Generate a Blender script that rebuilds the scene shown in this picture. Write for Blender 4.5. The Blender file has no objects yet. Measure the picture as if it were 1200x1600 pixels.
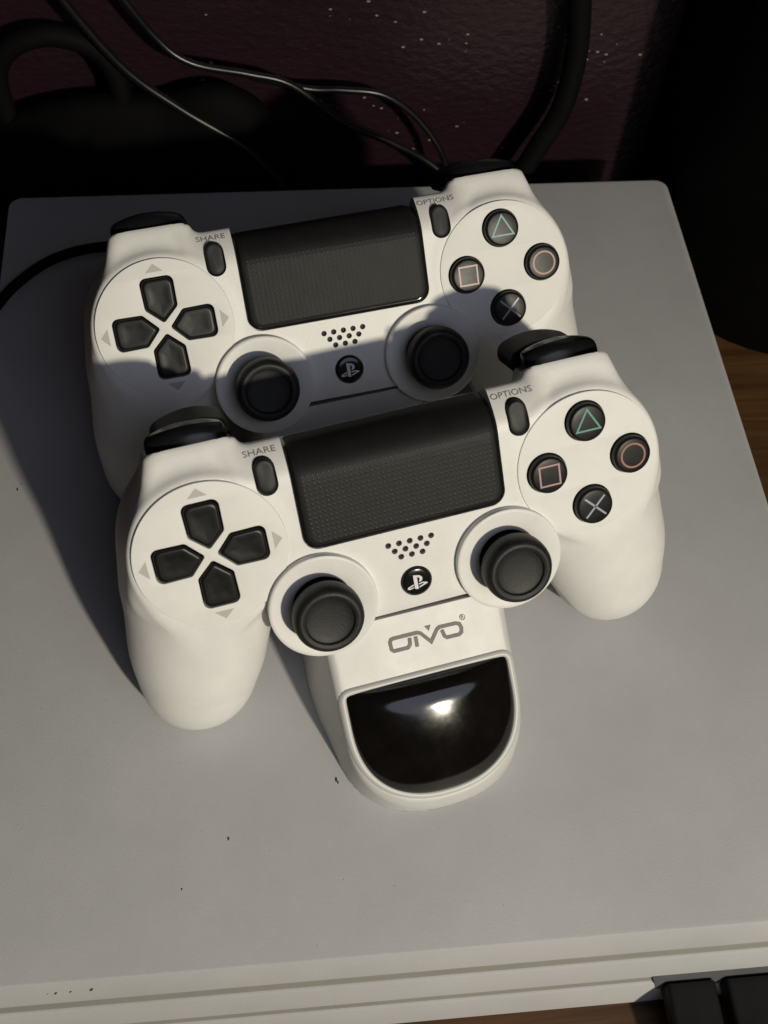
import bpy, bmesh, math, random
import numpy as np
from mathutils import Vector, Matrix, Euler

random.seed(7)
rng = np.random.default_rng(7)
scene = bpy.context.scene
MM = 0.001
R = math.radians

# ---------------------------------------------------------------- camera
cam_data = bpy.data.cameras.new("camera")
cam = bpy.data.objects.new("camera", cam_data)
scene.collection.objects.link(cam)
cam.location = (-33.753 * MM, -231.402 * MM, 356.888 * MM)
cam.rotation_euler = (R(32.2167), R(-2.5208), R(-5.1190))
cam_data.sensor_fit = 'VERTICAL'
cam_data.sensor_height = 36.0
cam_data.sensor_width = 27.0
cam_data.lens = 36.0 * 1783.95 / 1600.0
cam_data.clip_start = 0.01
cam_data.clip_end = 20.0
cam_data.dof.use_dof = True
cam_data.dof.focus_distance = 0.375
cam_data.dof.aperture_fstop = 22.0
scene.camera = cam

# ---------------------------------------------------------------- world and lamps
world = bpy.data.worlds.new("World")
scene.world = world
world.use_nodes = True
bg = world.node_tree.nodes["Background"]
bg.inputs[0].default_value = (0.29, 0.27, 0.27, 1)
bg.inputs[1].default_value = 0.007

scene.view_settings.view_transform = 'Standard'
scene.view_settings.look = 'None'
scene.view_settings.exposure = 0.0
scene.view_settings.gamma = 1.0


def add_point(name, loc, power, color, radius):
    ld = bpy.data.lights.new(name, 'POINT')
    ld.energy = power
    ld.color = color
    ld.shadow_soft_size = radius
    o = bpy.data.objects.new(name, ld)
    o.location = loc
    scene.collection.objects.link(o)
    return o


def add_area(name, loc, target, power, color, size):
    ld = bpy.data.lights.new(name, 'AREA')
    ld.energy = power
    ld.color = color
    ld.shape = 'DISK'
    ld.size = size
    o = bpy.data.objects.new(name, ld)
    o.location = loc
    d = Vector(target) - Vector(loc)
    o.rotation_euler = d.to_track_quat('-Z', 'Y').to_euler()
    scene.collection.objects.link(o)
    return o


add_point("warm_lamp", (0.45, -0.98, 0.65), 43.0, (1.0, 0.92, 0.73), 0.026)
add_area("cool_fill_light", (0.20, -0.50, 0.54), (0.0, -0.10, 0.0), 0.85, (0.74, 0.79, 1.0), 0.5)  # added soft fill without a known source, lifts and cools the shadows


# ---------------------------------------------------------------- materials
def mat(name, color, rough=0.5, metallic=0.0, bump=0.0, bump_scale=1500, spec=0.5,
        var=0.0, var_scale=60, coat=0.0, speck=0.0):
    m = bpy.data.materials.new(name)
    m.use_nodes = True
    nt = m.node_tree
    b = nt.nodes["Principled BSDF"]
    b.inputs["Roughness"].default_value = rough
    b.inputs["Metallic"].default_value = metallic
    b.inputs["Specular IOR Level"].default_value = spec
    b.inputs["Coat Weight"].default_value = coat
    b.inputs["Coat Roughness"].default_value = 0.1
    tc = nt.nodes.new("ShaderNodeTexCoord")
    c = (*color, 1)
    b.inputs["Base Color"].default_value = c
    if var > 0:
        n = nt.nodes.new("ShaderNodeTexNoise")
        n.inputs["Scale"].default_value = var_scale
        n.inputs["Detail"].default_value = 6
        n.inputs["Roughness"].default_value = 0.65
        nt.links.new(tc.outputs["Object"], n.inputs["Vector"])
        cr = nt.nodes.new("ShaderNodeValToRGB")
        cr.color_ramp.elements[0].position = 0.3
        cr.color_ramp.elements[1].position = 0.7
        cr.color_ramp.elements[0].color = tuple(x * (1 - var) for x in color) + (1,)
        cr.color_ramp.elements[1].color = tuple(min(1, x * (1 + var)) for x in color) + (1,)
        nt.links.new(n.outputs["Fac"], cr.inputs["Fac"])
        out = cr.outputs["Color"]
        if speck:
            v = nt.nodes.new("ShaderNodeTexNoise")
            v.inputs["Scale"].default_value = 900
            v.inputs["Detail"].default_value = 2
            nt.links.new(tc.outputs["Object"], v.inputs["Vector"])
            r2 = nt.nodes.new("ShaderNodeValToRGB")
            r2.color_ramp.elements[0].position = 0.72
            r2.color_ramp.elements[1].position = 0.80
            nt.links.new(v.outputs["Fac"], r2.inputs["Fac"])
            mx = nt.nodes.new("ShaderNodeMix")
            mx.data_type = 'RGBA'
            nt.links.new(r2.outputs["Color"], mx.inputs["Factor"])
            nt.links.new(out, mx.inputs[6])
            mx.inputs[7].default_value = tuple(min(1, x * (1 + speck)) for x in color) + (1,)
            out = mx.outputs[2]
        nt.links.new(out, b.inputs["Base Color"])
        mr = nt.nodes.new("ShaderNodeMapRange")
        mr.inputs["To Min"].default_value = max(0.02, rough - 0.07)
        mr.inputs["To Max"].default_value = min(1, rough + 0.07)
        nt.links.new(n.outputs["Fac"], mr.inputs["Value"])
        nt.links.new(mr.outputs["Result"], b.inputs["Roughness"])
    if bump > 0:
        n2 = nt.nodes.new("ShaderNodeTexNoise")
        n2.inputs["Scale"].default_value = bump_scale
        n2.inputs["Detail"].default_value = 3
        nt.links.new(tc.outputs["Object"], n2.inputs["Vector"])
        bp = nt.nodes.new("ShaderNodeBump")
        bp.inputs["Strength"].default_value = 1.0
        bp.inputs["Distance"].default_value = bump * MM
        nt.links.new(n2.outputs["Fac"], bp.inputs["Height"])
        nt.links.new(bp.outputs["Normal"], b.inputs["Normal"])
    return m


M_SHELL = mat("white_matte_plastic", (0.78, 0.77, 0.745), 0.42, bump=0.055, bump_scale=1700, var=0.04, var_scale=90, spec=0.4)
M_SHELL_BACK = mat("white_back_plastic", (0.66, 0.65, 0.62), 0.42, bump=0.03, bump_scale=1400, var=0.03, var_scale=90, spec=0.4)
M_PLATE = mat("white_plate_plastic", (0.79, 0.78, 0.75), 0.5, bump=0.02, bump_scale=1800, var=0.03, var_scale=140, spec=0.35)
M_BLACK_GLOSS = mat("black_gloss_plastic", (0.008, 0.008, 0.009), 0.16, var=0.2, var_scale=120)
M_BUTTON = mat("dark_worn_button", (0.008, 0.008, 0.008), 0.36, spec=0.22, bump=0.006, bump_scale=700, var=0.3, var_scale=180)
M_RUBBER = mat("black_rubber", (0.0085, 0.0085, 0.0085), 0.55, bump=0.07, bump_scale=1900, var=0.35, var_scale=220, spec=0.45)
M_BUMPER = mat("black_bumper_plastic", (0.008, 0.008, 0.009), 0.22, var=0.2, var_scale=120, spec=0.4)
M_SMALL = mat("small_black_button", (0.010, 0.010, 0.010), 0.48, var=0.2, var_scale=300, spec=0.25)
M_TRIGGER = mat("black_trigger_plastic", (0.007, 0.007, 0.008), 0.5, var=0.2, var_scale=120, spec=0.12)
M_PAD = mat("touchpad_matte_black", (0.012, 0.012, 0.0115), 0.55, bump=0.02, bump_scale=1600, var=0.15, var_scale=150, spec=0.22)
M_DOT = mat("touchpad_dot_gloss", (0.010, 0.010, 0.0095), 0.40, var=0.1, spec=0.3)
M_HOLE = mat("dark_grille", (0.012, 0.013, 0.012), 0.7, var=0.2)
M_GREYPRINT = mat("grey_print", (0.22, 0.21, 0.205), 0.6, var=0.15, var_scale=800)
M_PALEPRINT = mat("pale_grey_print", (0.48, 0.465, 0.43), 0.55, var=0.05)
M_WHITEPRINT = mat("white_print", (0.75, 0.75, 0.75), 0.5, var=0.05)
M_GREEN = mat("teal_print", (0.07, 0.27, 0.23), 0.4, var=0.1)
M_RED = mat("red_print", (0.33, 0.135, 0.10), 0.4, var=0.1)
M_PINK = mat("pink_print", (0.42, 0.24, 0.26), 0.4, var=0.1)
M_BLUE = mat("lilac_print", (0.36, 0.36, 0.45), 0.4, var=0.1)
M_DOCK = mat("white_satin_plastic", (0.55, 0.545, 0.53), 0.40, bump=0.012, bump_scale=1200, var=0.03, var_scale=80, spec=0.5)
M_LOGO = mat("dark_grey_logo", (0.085, 0.078, 0.072), 0.5, var=0.1, var_scale=600)
M_WINDOW = mat("black_glass_window", (0.006, 0.005, 0.0045), 0.10, bump=0.03, bump_scale=70, var=0.25, var_scale=110, spec=0.6)
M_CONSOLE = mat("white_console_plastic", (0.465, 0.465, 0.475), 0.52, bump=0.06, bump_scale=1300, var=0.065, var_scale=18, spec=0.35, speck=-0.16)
M_GROOVE_SHADE = mat("console_groove_shade", (0.27, 0.265, 0.245), 0.6, var=0.05)  # darker grey stands in for shade on the groove ledges
M_CABLE = mat("black_cable", (0.006, 0.006, 0.006), 0.30, bump=0.01, bump_scale=500, var=0.2)
M_CABLE_MATTE = mat("black_matte_cable", (0.004, 0.004, 0.004), 0.7, var=0.2, spec=0.08)
M_BOX = mat("black_box_plastic", (0.0025, 0.0025, 0.0025), 0.7, bump=0.05, bump_scale=400, var=0.3, spec=0.06)
M_PLUG = mat("black_plug_plastic", (0.005, 0.005, 0.005), 0.55, bump=0.04, bump_scale=700, var=0.3, spec=0.25)
M_DUST = mat("dust", (0.05, 0.04, 0.035), 0.9, var=0.3, var_scale=500)


def wood_mat():
    m = bpy.data.materials.new("brown_wood")
    m.use_nodes = True
    nt = m.node_tree
    b = nt.nodes["Principled BSDF"]
    b.inputs["Roughness"].default_value = 0.45
    tc = nt.nodes.new("ShaderNodeTexCoord")
    mp = nt.nodes.new("ShaderNodeMapping")
    mp.inputs["Scale"].default_value = (6, 90, 6)
    nt.links.new(tc.outputs["Object"], mp.inputs["Vector"])
    n = nt.nodes.new("ShaderNodeTexNoise")
    n.inputs["Scale"].default_value = 3
    n.inputs["Detail"].default_value = 8
    n.inputs["Distortion"].default_value = 0.6
    nt.links.new(mp.outputs["Vector"], n.inputs["Vector"])
    cr = nt.nodes.new("ShaderNodeValToRGB")
    cr.color_ramp.elements[0].position = 0.3
    cr.color_ramp.elements[0].color = (0.055, 0.024, 0.008, 1)
    cr.color_ramp.elements[1].position = 0.75
    cr.color_ramp.elements[1].color = (0.11, 0.052, 0.018, 1)
    nt.links.new(n.outputs["Fac"], cr.inputs["Fac"])
    nt.links.new(cr.outputs["Color"], b.inputs["Base Color"])
    bp = nt.nodes.new("ShaderNodeBump")
    bp.inputs["Distance"].default_value = 0.0002
    nt.links.new(n.outputs["Fac"], bp.inputs["Height"])
    nt.links.new(bp.outputs["Normal"], b.inputs["Normal"])
    return m


def wall_mat():
    m = bpy.data.materials.new("purple_paint")
    m.use_nodes = True
    nt = m.node_tree
    b = nt.nodes["Principled BSDF"]
    b.inputs["Roughness"].default_value = 0.38
    tc = nt.nodes.new("ShaderNodeTexCoord")
    mp = nt.nodes.new("ShaderNodeMapping")
    mp.inputs["Scale"].default_value = (0.75, 1, 1.25)
    nt.links.new(tc.outputs["Object"], mp.inputs["Vector"])
    n = nt.nodes.new("ShaderNodeTexNoise")
    n.inputs["Scale"].default_value = 55
    n.inputs["Detail"].default_value = 6
    nt.links.new(mp.outputs["Vector"], n.inputs["Vector"])
    cr = nt.nodes.new("ShaderNodeValToRGB")
    cr.color_ramp.elements[0].color = (0.013, 0.0046, 0.008, 1)
    cr.color_ramp.elements[1].color = (0.022, 0.0080, 0.0135, 1)
    nt.links.new(n.outputs["Fac"], cr.inputs["Fac"])
    # sparse glitter flakes and rough plaster grains
    v = nt.nodes.new("ShaderNodeTexVoronoi")
    v.inputs["Scale"].default_value = 330
    nt.links.new(mp.outputs["Vector"], v.inputs["Vector"])
    lt = nt.nodes.new("ShaderNodeMath")
    lt.operation = 'LESS_THAN'
    lt.inputs[1].default_value = 0.20
    nt.links.new(v.outputs["Distance"], lt.inputs[0])
    sp = nt.nodes.new("ShaderNodeSeparateColor")
    nt.links.new(v.outputs["Color"], sp.inputs[0])
    gt = nt.nodes.new("ShaderNodeMath")
    gt.operation = 'GREATER_THAN'
    gt.inputs[1].default_value = 0.86
    nt.links.new(sp.outputs[0], gt.inputs[0])
    cl = nt.nodes.new("ShaderNodeTexNoise")
    cl.inputs["Scale"].default_value = 28
    nt.links.new(mp.outputs["Vector"], cl.inputs["Vector"])
    g2 = nt.nodes.new("ShaderNodeMath")
    g2.operation = 'GREATER_THAN'
    g2.inputs[1].default_value = 0.5
    nt.links.new(cl.outputs["Fac"], g2.inputs[0])
    mu = nt.nodes.new("ShaderNodeMath")
    mu.operation = 'MULTIPLY'
    nt.links.new(lt.outputs[0], mu.inputs[0])
    nt.links.new(gt.outputs[0], mu.inputs[1])
    mu2 = nt.nodes.new("ShaderNodeMath")
    mu2.operation = 'MULTIPLY'
    nt.links.new(mu.outputs[0], mu2.inputs[0])
    nt.links.new(g2.outputs[0], mu2.inputs[1])
    mx = nt.nodes.new("ShaderNodeMix")
    mx.data_type = 'RGBA'
    nt.links.new(mu2.outputs[0], mx.inputs["Factor"])
    nt.links.new(cr.outputs["Color"], mx.inputs[6])
    mx.inputs[7].default_value = (0.30, 0.24, 0.22, 1)
    nt.links.new(mx.outputs[2], b.inputs["Base Color"])
    n3 = nt.nodes.new("ShaderNodeTexNoise")
    n3.inputs["Scale"].default_value = 260
    n3.inputs["Detail"].default_value = 5
    nt.links.new(mp.outputs["Vector"], n3.inputs["Vector"])
    bp = nt.nodes.new("ShaderNodeBump")
    bp.inputs["Distance"].default_value = 0.0006
    nt.links.new(n3.outputs["Fac"], bp.inputs["Height"])
    nt.links.new(bp.outputs["Normal"], b.inputs["Normal"])
    return m


M_WOOD = wood_mat()
M_WALL = wall_mat()

# ---------------------------------------------------------------- helpers
COL = scene.collection


def link_mesh(name, me, material, parent=None, smooth=True, angle=35):
    o = bpy.data.objects.new(name, me)
    COL.objects.link(o)
    me.materials.clear()
    me.materials.append(material)
    if smooth:
        me.polygons.foreach_set("use_smooth", [True] * len(me.polygons))
        me.set_sharp_from_angle(angle=R(angle))
    if parent:
        o.parent = parent
    me.update()
    return o


def from_py(name, verts, faces, material, parent=None, smooth=True, angle=35):
    me = bpy.data.meshes.new(name)
    v = np.asarray(verts, float) * MM
    me.from_pydata(v.tolist(), [], [tuple(int(i) for i in f) for f in faces])
    me.validate()
    return link_mesh(name, me, material, parent, smooth, angle)


def tag(o, label=None, cat=None, group=None, kind=None):
    if label: o["label"] = label
    if cat: o["category"] = cat
    if group: o["group"] = group
    if kind: o["kind"] = kind
    return o


def empty(name, loc_mm, rot=(0, 0, 0), size=0.01):
    o = bpy.data.objects.new(name, None)
    o.empty_display_size = size
    COL.objects.link(o)
    o.location = Vector(loc_mm) * MM
    o.rotation_euler = rot
    return o


def lathe(name, prof, material, parent=None, segs=72, center=(0, 0), cap_top=True, cap_bot=True, angle=35):
    """prof: list of (r, z) from bottom to top, mm"""
    vs, fs = [], []
    n = len(prof)
    for r, z in prof:
        for k in range(segs):
            a = 2 * math.pi * k / segs
            vs.append((center[0] + r * math.cos(a), center[1] + r * math.sin(a), z))
    for i in range(n - 1):
        for k in range(segs):
            k2 = (k + 1) % segs
            fs.append((i * segs + k, i * segs + k2, (i + 1) * segs + k2, (i + 1) * segs + k))
    if cap_top:
        fs.append([(n - 1) * segs + k for k in range(segs)])
    if cap_bot:
        fs.append([k for k in reversed(range(segs))])
    return from_py(name, vs, fs, material, parent, True, angle)


def circle_pts(cx, cy, r, n=64):
    return [(cx + r * math.cos(2 * math.pi * k / n), cy + r * math.sin(2 * math.pi * k / n)) for k in range(n)]


def rounded(poly, r, n=6, lim=0.49):
    """round the corners of a polygon (list of xy); r number or list"""
    out = []
    N = len(poly)
    for i in range(N):
        p = Vector(poly[i]); a = Vector(poly[i - 1]); b = Vector(poly[(i + 1) % N])
        rr = r[i] if isinstance(r, (list, tuple)) else r
        da = (a - p).normalized(); db = (b - p).normalized()
        ang = da.angle(db)
        if rr <= 0 or ang > math.pi - 0.02:
            out.append(tuple(p)); continue
        t = rr / math.tan(ang / 2)
        t = min(t, lim * (a - p).length, lim * (b - p).length)
        rr2 = t * math.tan(ang / 2)
        c = p + (da + db).normalized() * (rr2 / math.sin(ang / 2))
        s = p + da * t; e = p + db * t
        a0 = math.atan2(s.y - c.y, s.x - c.x); a1 = math.atan2(e.y - c.y, e.x - c.x)
        d = (a1 - a0 + math.pi) % (2 * math.pi) - math.pi
        for k in range(n + 1):
            th = a0 + d * k / n
            out.append((c.x + rr2 * math.cos(th), c.y + rr2 * math.sin(th)))
    return out


def curve_mesh(loops, extrude, bevel, res=3):
    """flat plate with holes through a filled 2D curve; loops in mm -> Mesh in metres (z from -extrude-bevel to +)"""
    cu = bpy.data.curves.new("outline", 'CURVE')
    cu.dimensions = '2D'
    cu.fill_mode = 'BOTH'
    cu.extrude = extrude * MM
    cu.bevel_depth = bevel * MM
    cu.bevel_resolution = res
    cu.offset = -bevel * MM
    for lp in loops:
        sp = cu.splines.new('POLY')
        sp.points.add(len(lp) - 1)
        for i, (x, y) in enumerate(lp):
            sp.points[i].co = (x * MM, y * MM, 0, 1)
        sp.use_cyclic_u = True
    o = bpy.data.objects.new("outline", cu)
    COL.objects.link(o)
    dg = bpy.context.evaluated_depsgraph_get()
    dg.update()
    me = bpy.data.meshes.new_from_object(o.evaluated_get(dg))
    bpy.data.objects.remove(o)
    bpy.data.curves.remove(cu)
    bm = bmesh.new(); bm.from_mesh(me)
    bmesh.ops.remove_doubles(bm, verts=bm.verts, dist=1e-6)
    bmesh.ops.recalc_face_normals(bm, faces=bm.faces)
    bm.to_mesh(me); bm.free()
    return me


def plate(name, loops, z_top, thick, bevel, material, parent, angle=35, res=3):
    ex = max(0.001, thick / 2 - bevel)
    me = curve_mesh(loops, ex, bevel, res)
    n = len(me.vertices)
    co = np.empty(n * 3); me.vertices.foreach_get("co", co); co = co.reshape(-1, 3)
    co[:, 2] += (z_top - co[:, 2].max() / MM) * MM
    me.vertices.foreach_set("co", co.ravel())
    me.name = name
    return link_mesh(name, me, material, parent, True, angle)


def prism(outline, z0, z1):
    n = len(outline)
    vs = [(x, y, z0) for x, y in outline] + [(x, y, z1) for x, y in outline]
    a = sum(outline[i][0] * outline[(i + 1) % n][1] - outline[(i + 1) % n][0] * outline[i][1] for i in range(n))
    idx = list(range(n))
    if a < 0: idx.reverse()
    fs = [tuple(reversed(idx)), tuple(n + i for i in idx)]
    for k in range(n):
        i, j = idx[k], idx[(k + 1) % n]
        fs.append((i, j, n + j, n + i))
    return vs, fs


def join_polys(parts):
    V, F = [], []
    for vs, fs in parts:
        b = len(V); V += list(vs); F += [tuple(i + b for i in f) for f in fs]
    return V, F


def stroke(pts, w, closed=False):
    """flat mitred stroke polygon quads along pts (xy)"""
    P = [Vector(p) for p in pts]
    n = len(P)
    L, Rr = [], []
    for i in range(n):
        if closed:
            a, b = P[i - 1], P[(i + 1) % n]
        else:
            a, b = P[max(i - 1, 0)], P[min(i + 1, n - 1)]
        d1 = (P[i] - a); d2 = (b - P[i])
        if d1.length < 1e-9: d1 = d2
        if d2.length < 1e-9: d2 = d1
        d1 = d1.normalized(); d2 = d2.normalized()
        t = (d1 + d2).normalized()
        nn = Vector((-t.y, t.x))
        k = 1 / max(0.45, nn.dot(Vector((-d1.y, d1.x))))
        L.append(P[i] + nn * w / 2 * k); Rr.append(P[i] - nn * w / 2 * k)
    vs = [tuple(v) for v in L] + [tuple(v) for v in Rr]
    fs = []
    for i in range(n if closed else n - 1):
        j = (i + 1) % n
        fs.append((i, n + i, n + j, j))
    return vs, fs


def sheet(name, parts, z, thick, material, parent, project=None):
    """flat print: thin raised film from 2D polygons; z number, project(x,y)->z optional"""
    V, F = join_polys(parts)
    vv, ff = [], []
    n = len(V)
    for (x, y) in [(v[0], v[1]) for v in V]:
        zz = project(x, y) if project else z
        vv.append((x, y, zz + thick))
    for f in F:
        a = 0
        for i in range(len(f)):
            x1, y1 = V[f[i]][:2]; x2, y2 = V[f[(i + 1) % len(f)]][:2]
            a += x1 * y2 - x2 * y1
        ff.append(f if a > 0 else tuple(reversed(f)))
    return from_py(name, vv, ff, material, parent, False)


def text_polys(body, size, width=None):
    cu = bpy.data.curves.new("txt", 'FONT')
    cu.body = body
    cu.size = size
    cu.align_x = 'CENTER'; cu.align_y = 'CENTER'
    cu.resolution_u = 3
    o = bpy.data.objects.new("txt", cu); COL.objects.link(o)
    dg = bpy.context.evaluated_depsgraph_get(); dg.update()
    me = bpy.data.meshes.new_from_object(o.evaluated_get(dg))
    bpy.data.objects.remove(o)
    vs = [(v.co.x, v.co.y) for v in me.vertices]
    fs = [tuple(p.vertices) for p in me.polygons]
    bpy.data.meshes.remove(me); bpy.data.curves.remove(cu)
    if width:
        xs = [v[0] for v in vs]; s = width / (max(xs) - min(xs))
        vs = [(x * s, y) for x, y in vs]
    return vs, fs


def tube(name, pts, radius, material, parent=None, sides=12, sub=8):
    """smooth tube through 3D mm points (Catmull-Rom)"""
    P = [Vector(p) for p in pts]
    P = [P[0] * 2 - P[1]] + P + [P[-1] * 2 - P[-2]]
    path = []
    for i in range(1, len(P) - 2):
        for k in range(sub):
            t = k / sub
            a, b, c, d = P[i - 1], P[i], P[i + 1], P[i + 2]
            path.append(0.5 * ((2 * b) + (c - a) * t + (2 * a - 5 * b + 4 * c - d) * t * t + (3 * b - a - 3 * c + d) * t ** 3))
    path.append(P[-2])
    vs, fs = [], []
    up = Vector((0, 0, 1))
    T = (path[1] - path[0]).normalized()
    nrm = T.orthogonal().normalized()
    n = len(path)
    for i, p in enumerate(path):
        t = (path[min(i + 1, n - 1)] - path[max(i - 1, 0)]).normalized()
        nrm = (nrm - t * nrm.dot(t)).normalized()
        bn = t.cross(nrm)
        for k in range(sides):
            a = 2 * math.pi * k / sides
            vs.append(p + (nrm * math.cos(a) + bn * math.sin(a)) * radius)
    for i in range(n - 1):
        for k in range(sides):
            k2 = (k + 1) % sides
            fs.append((i * sides + k, i * sides + k2, (i + 1) * sides + k2, (i + 1) * sides + k))
    fs.append(tuple(reversed(range(sides))))
    fs.append(tuple((n - 1) * sides + k for k in range(sides)))
    return from_py(name, vs, fs, material, parent, True, 50)


# ---------------------------------------------------------------- signed-distance modelling (numpy surface nets)
def smin(a, b, k):
    h = np.clip(0.5 + 0.5 * (b - a) / k, 0, 1)
    return b * (1 - h) + a * h - k * h * (1 - h)


def smax(a, b, k):
    return -smin(-a, -b, k)


def surface_nets(f, lo, hi, h):
    lo = np.array(lo, float); hi = np.array(hi, float)
    n = np.ceil((hi - lo) / h).astype(int) + 1
    ax = [lo[i] + h * np.arange(n[i]) for i in range(3)]
    X, Y, Z = np.meshgrid(*ax, indexing='ij')
    G = f(X, Y, Z)
    inside = G < 0
    c = np.zeros(tuple(n - 1), int)
    for dx in (0, 1):
        for dy in (0, 1):
            for dz in (0, 1):
                c += inside[dx:n[0] - 1 + dx, dy:n[1] - 1 + dy, dz:n[2] - 1 + dz]
    act = (c > 0) & (c < 8)
    idx = -np.ones(act.shape, int)
    cells = np.argwhere(act)
    idx[act] = np.arange(len(cells))
    acc = np.zeros((len(cells), 3)); cnt = np.zeros(len(cells))
    corners = [(a, b, d) for a in (0, 1) for b in (0, 1) for d in (0, 1)]
    for i, c0 in enumerate(corners):
        for c1 in corners[i + 1:]:
            if sum(abs(p - q) for p, q in zip(c0, c1)) != 1: continue
            g0 = G[cells[:, 0] + c0[0], cells[:, 1] + c0[1], cells[:, 2] + c0[2]]
            g1 = G[cells[:, 0] + c1[0], cells[:, 1] + c1[1], cells[:, 2] + c1[2]]
            m = (g0 < 0) != (g1 < 0)
            t = np.where(m, g0 / np.where(m, g0 - g1, 1), 0)
            pos = np.array(c0) + t[:, None] * (np.array(c1) - np.array(c0))
            acc[m] += pos[m]; cnt[m] += 1
    V = lo + h * (cells + acc / cnt[:, None])
    # quads
    F = []
    for a in range(3):
        b, d = (a + 1) % 3, (a + 2) % 3
        sl0 = [slice(None)] * 3; sl1 = [slice(None)] * 3
        sl0[a] = slice(0, -1); sl1[a] = slice(1, None)
        s0 = inside[tuple(sl0)]; s1 = inside[tuple(sl1)]
        e = np.argwhere(s0 != s1)
        ok = (e[:, b] > 0) & (e[:, d] > 0) & (e[:, b] < n[b] - 1) & (e[:, d] < n[d] - 1)
        e = e[ok]
        fl = s0[e[:, 0], e[:, 1], e[:, 2]]
        q = []
        for ob, od in ((0, 0), (-1, 0), (-1, -1), (0, -1)):
            p = e.copy(); p[:, b] += ob; p[:, d] += od
            q.append(idx[p[:, 0], p[:, 1], p[:, 2]])
        q = np.stack(q, 1)
        q[~fl] = q[~fl][:, ::-1]
        F.append(q)
    F = np.concatenate(F)
    # project onto the true surface
    for _ in range(4):
        x, y, z = V.T
        g = f(x, y, z)
        ep = 0.05
        gr = np.stack([f(x + ep, y, z) - f(x - ep, y, z), f(x, y + ep, z) - f(x, y - ep, z), f(x, y, z + ep) - f(x, y, z - ep)], 1) / (2 * ep)
        nn = (gr ** 2).sum(1)
        step = -g[:, None] * gr / np.maximum(nn, 0.2)[:, None]
        V += np.clip(step, -h * 0.4, h * 0.4)
    return V, F


def net_mesh(name, f, lo, hi, h, material, parent, angle=60):
    V, F = surface_nets(f, lo, hi, h)
    return from_py(name, V, F, material, parent, True, angle)


def round_cone(x, y, z, a, b, r1, r2, flat=1.0):
    a = np.array(a, float); b = np.array(b, float)
    d = b - a
    t = np.clip(((x - a[0]) * d[0] + (y - a[1]) * d[1] + (z - a[2]) * d[2]) / (d @ d), 0, 1)
    px, py, pz = x - a[0] - t * d[0], y - a[1] - t * d[1], z - a[2] - t * d[2]
    return np.sqrt(px * px + py * py + (pz / flat) ** 2) - (r1 + (r2 - r1) * t)


# ================================================================= GAME CONTROLLER
def pad_profile(n=14):
    """touchpad side profile as (y, z, normal_y, normal_z): flat, rolled over the top edge, then straight back"""
    out = [(float(y), 0.0, 0.0, 1.0) for y in np.r_[np.linspace(-6.45, -1.5, 9)[:-1], np.linspace(-1.5, 15, 14)[:-1]]]
    for k in range(n + 1):
        t = math.pi / 2 * k / n
        ny, nz = math.sin(t) / 9.0, math.cos(t) / 11.0
        l = math.hypot(ny, nz)
        out.append((15 + 9.0 * math.sin(t), -11.0 * (1 - math.cos(t)), ny / l, nz / l))
    for z in (-13.0, -15.0, -17.0):
        out.append((24.0, z, 1.0, 0.0))
    return out


def h_pad(y):
    t = np.clip((y - 15) / 9.0, 0, 1)
    return -11.0 * (1 - np.sqrt(1 - t ** 2))


def h_center(y):
    return -9.0 * np.clip((y - 15.5) / 13.0, 0, 3) ** 1.9


def sdf_body(x, y, z):
    ax = np.abs(x)
    # central slab
    d = smax(ax - 46, -34 - y + 1.1 * np.clip(ax - 30, 0, 40), 1.5)
    d = smax(d, (z - h_center(y)) * 0.9, 1.2)
    d = smax(d, (y - 0.42 * z - 31.2) * 0.92, 2.0)
    d = smax(d, -30 - z, 8)
    # round pods below the plates
    rr = np.hypot(ax - 58, y)
    p = smax(rr - 23.6, z + 0.6, 2.5)
    p = smax(p, -28 - z, 10)
    body = smin(d, p, 3)
    # shoulders carrying the bumpers
    hs = -3.4 - 3.6 * np.clip((y - 21) / 13, 0, 2) ** 1.6
    s = smax(0.946 * ax + 0.324 * y - 76.3, y - 33.5, 4)
    s = smax(s, 43.5 - ax + 0.12 * (33 - y), 4)
    s = smax(s, -16 - y, 12)
    s = smax(s, z - hs, 4)
    s = smax(s, -28 - z, 8)
    s = smax(s, (y - 0.8 * np.maximum(z, -11) - 37.2) * 0.8, 1.0)
    body = smin(body, s, 4.5)
    # grips
    g = round_cone(ax, y, z, (60.8, 0, -19.8), (71.4, -52.0, -27.5), 23.4, 18.6, 0.95)
    g2 = round_cone(ax, y, z, (62.0, -17, -18.5), (67.9, -37.0, -22.5), 20.3, 18.8, 0.95)
    g = smin(g, g2, 12)
    body = smin(body, g, 6)
    body = smax(body, z - 0.15, 1.2)
    return body


def surf_z(x, y):
    """front surface height of the shell at (x, y)"""
    z = np.full(np.shape(x), 8.0)
    for _ in range(60):
        z = z - sdf_body(np.asarray(x, float), np.asarray(y, float), z) * 0.7
    return z


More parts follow.
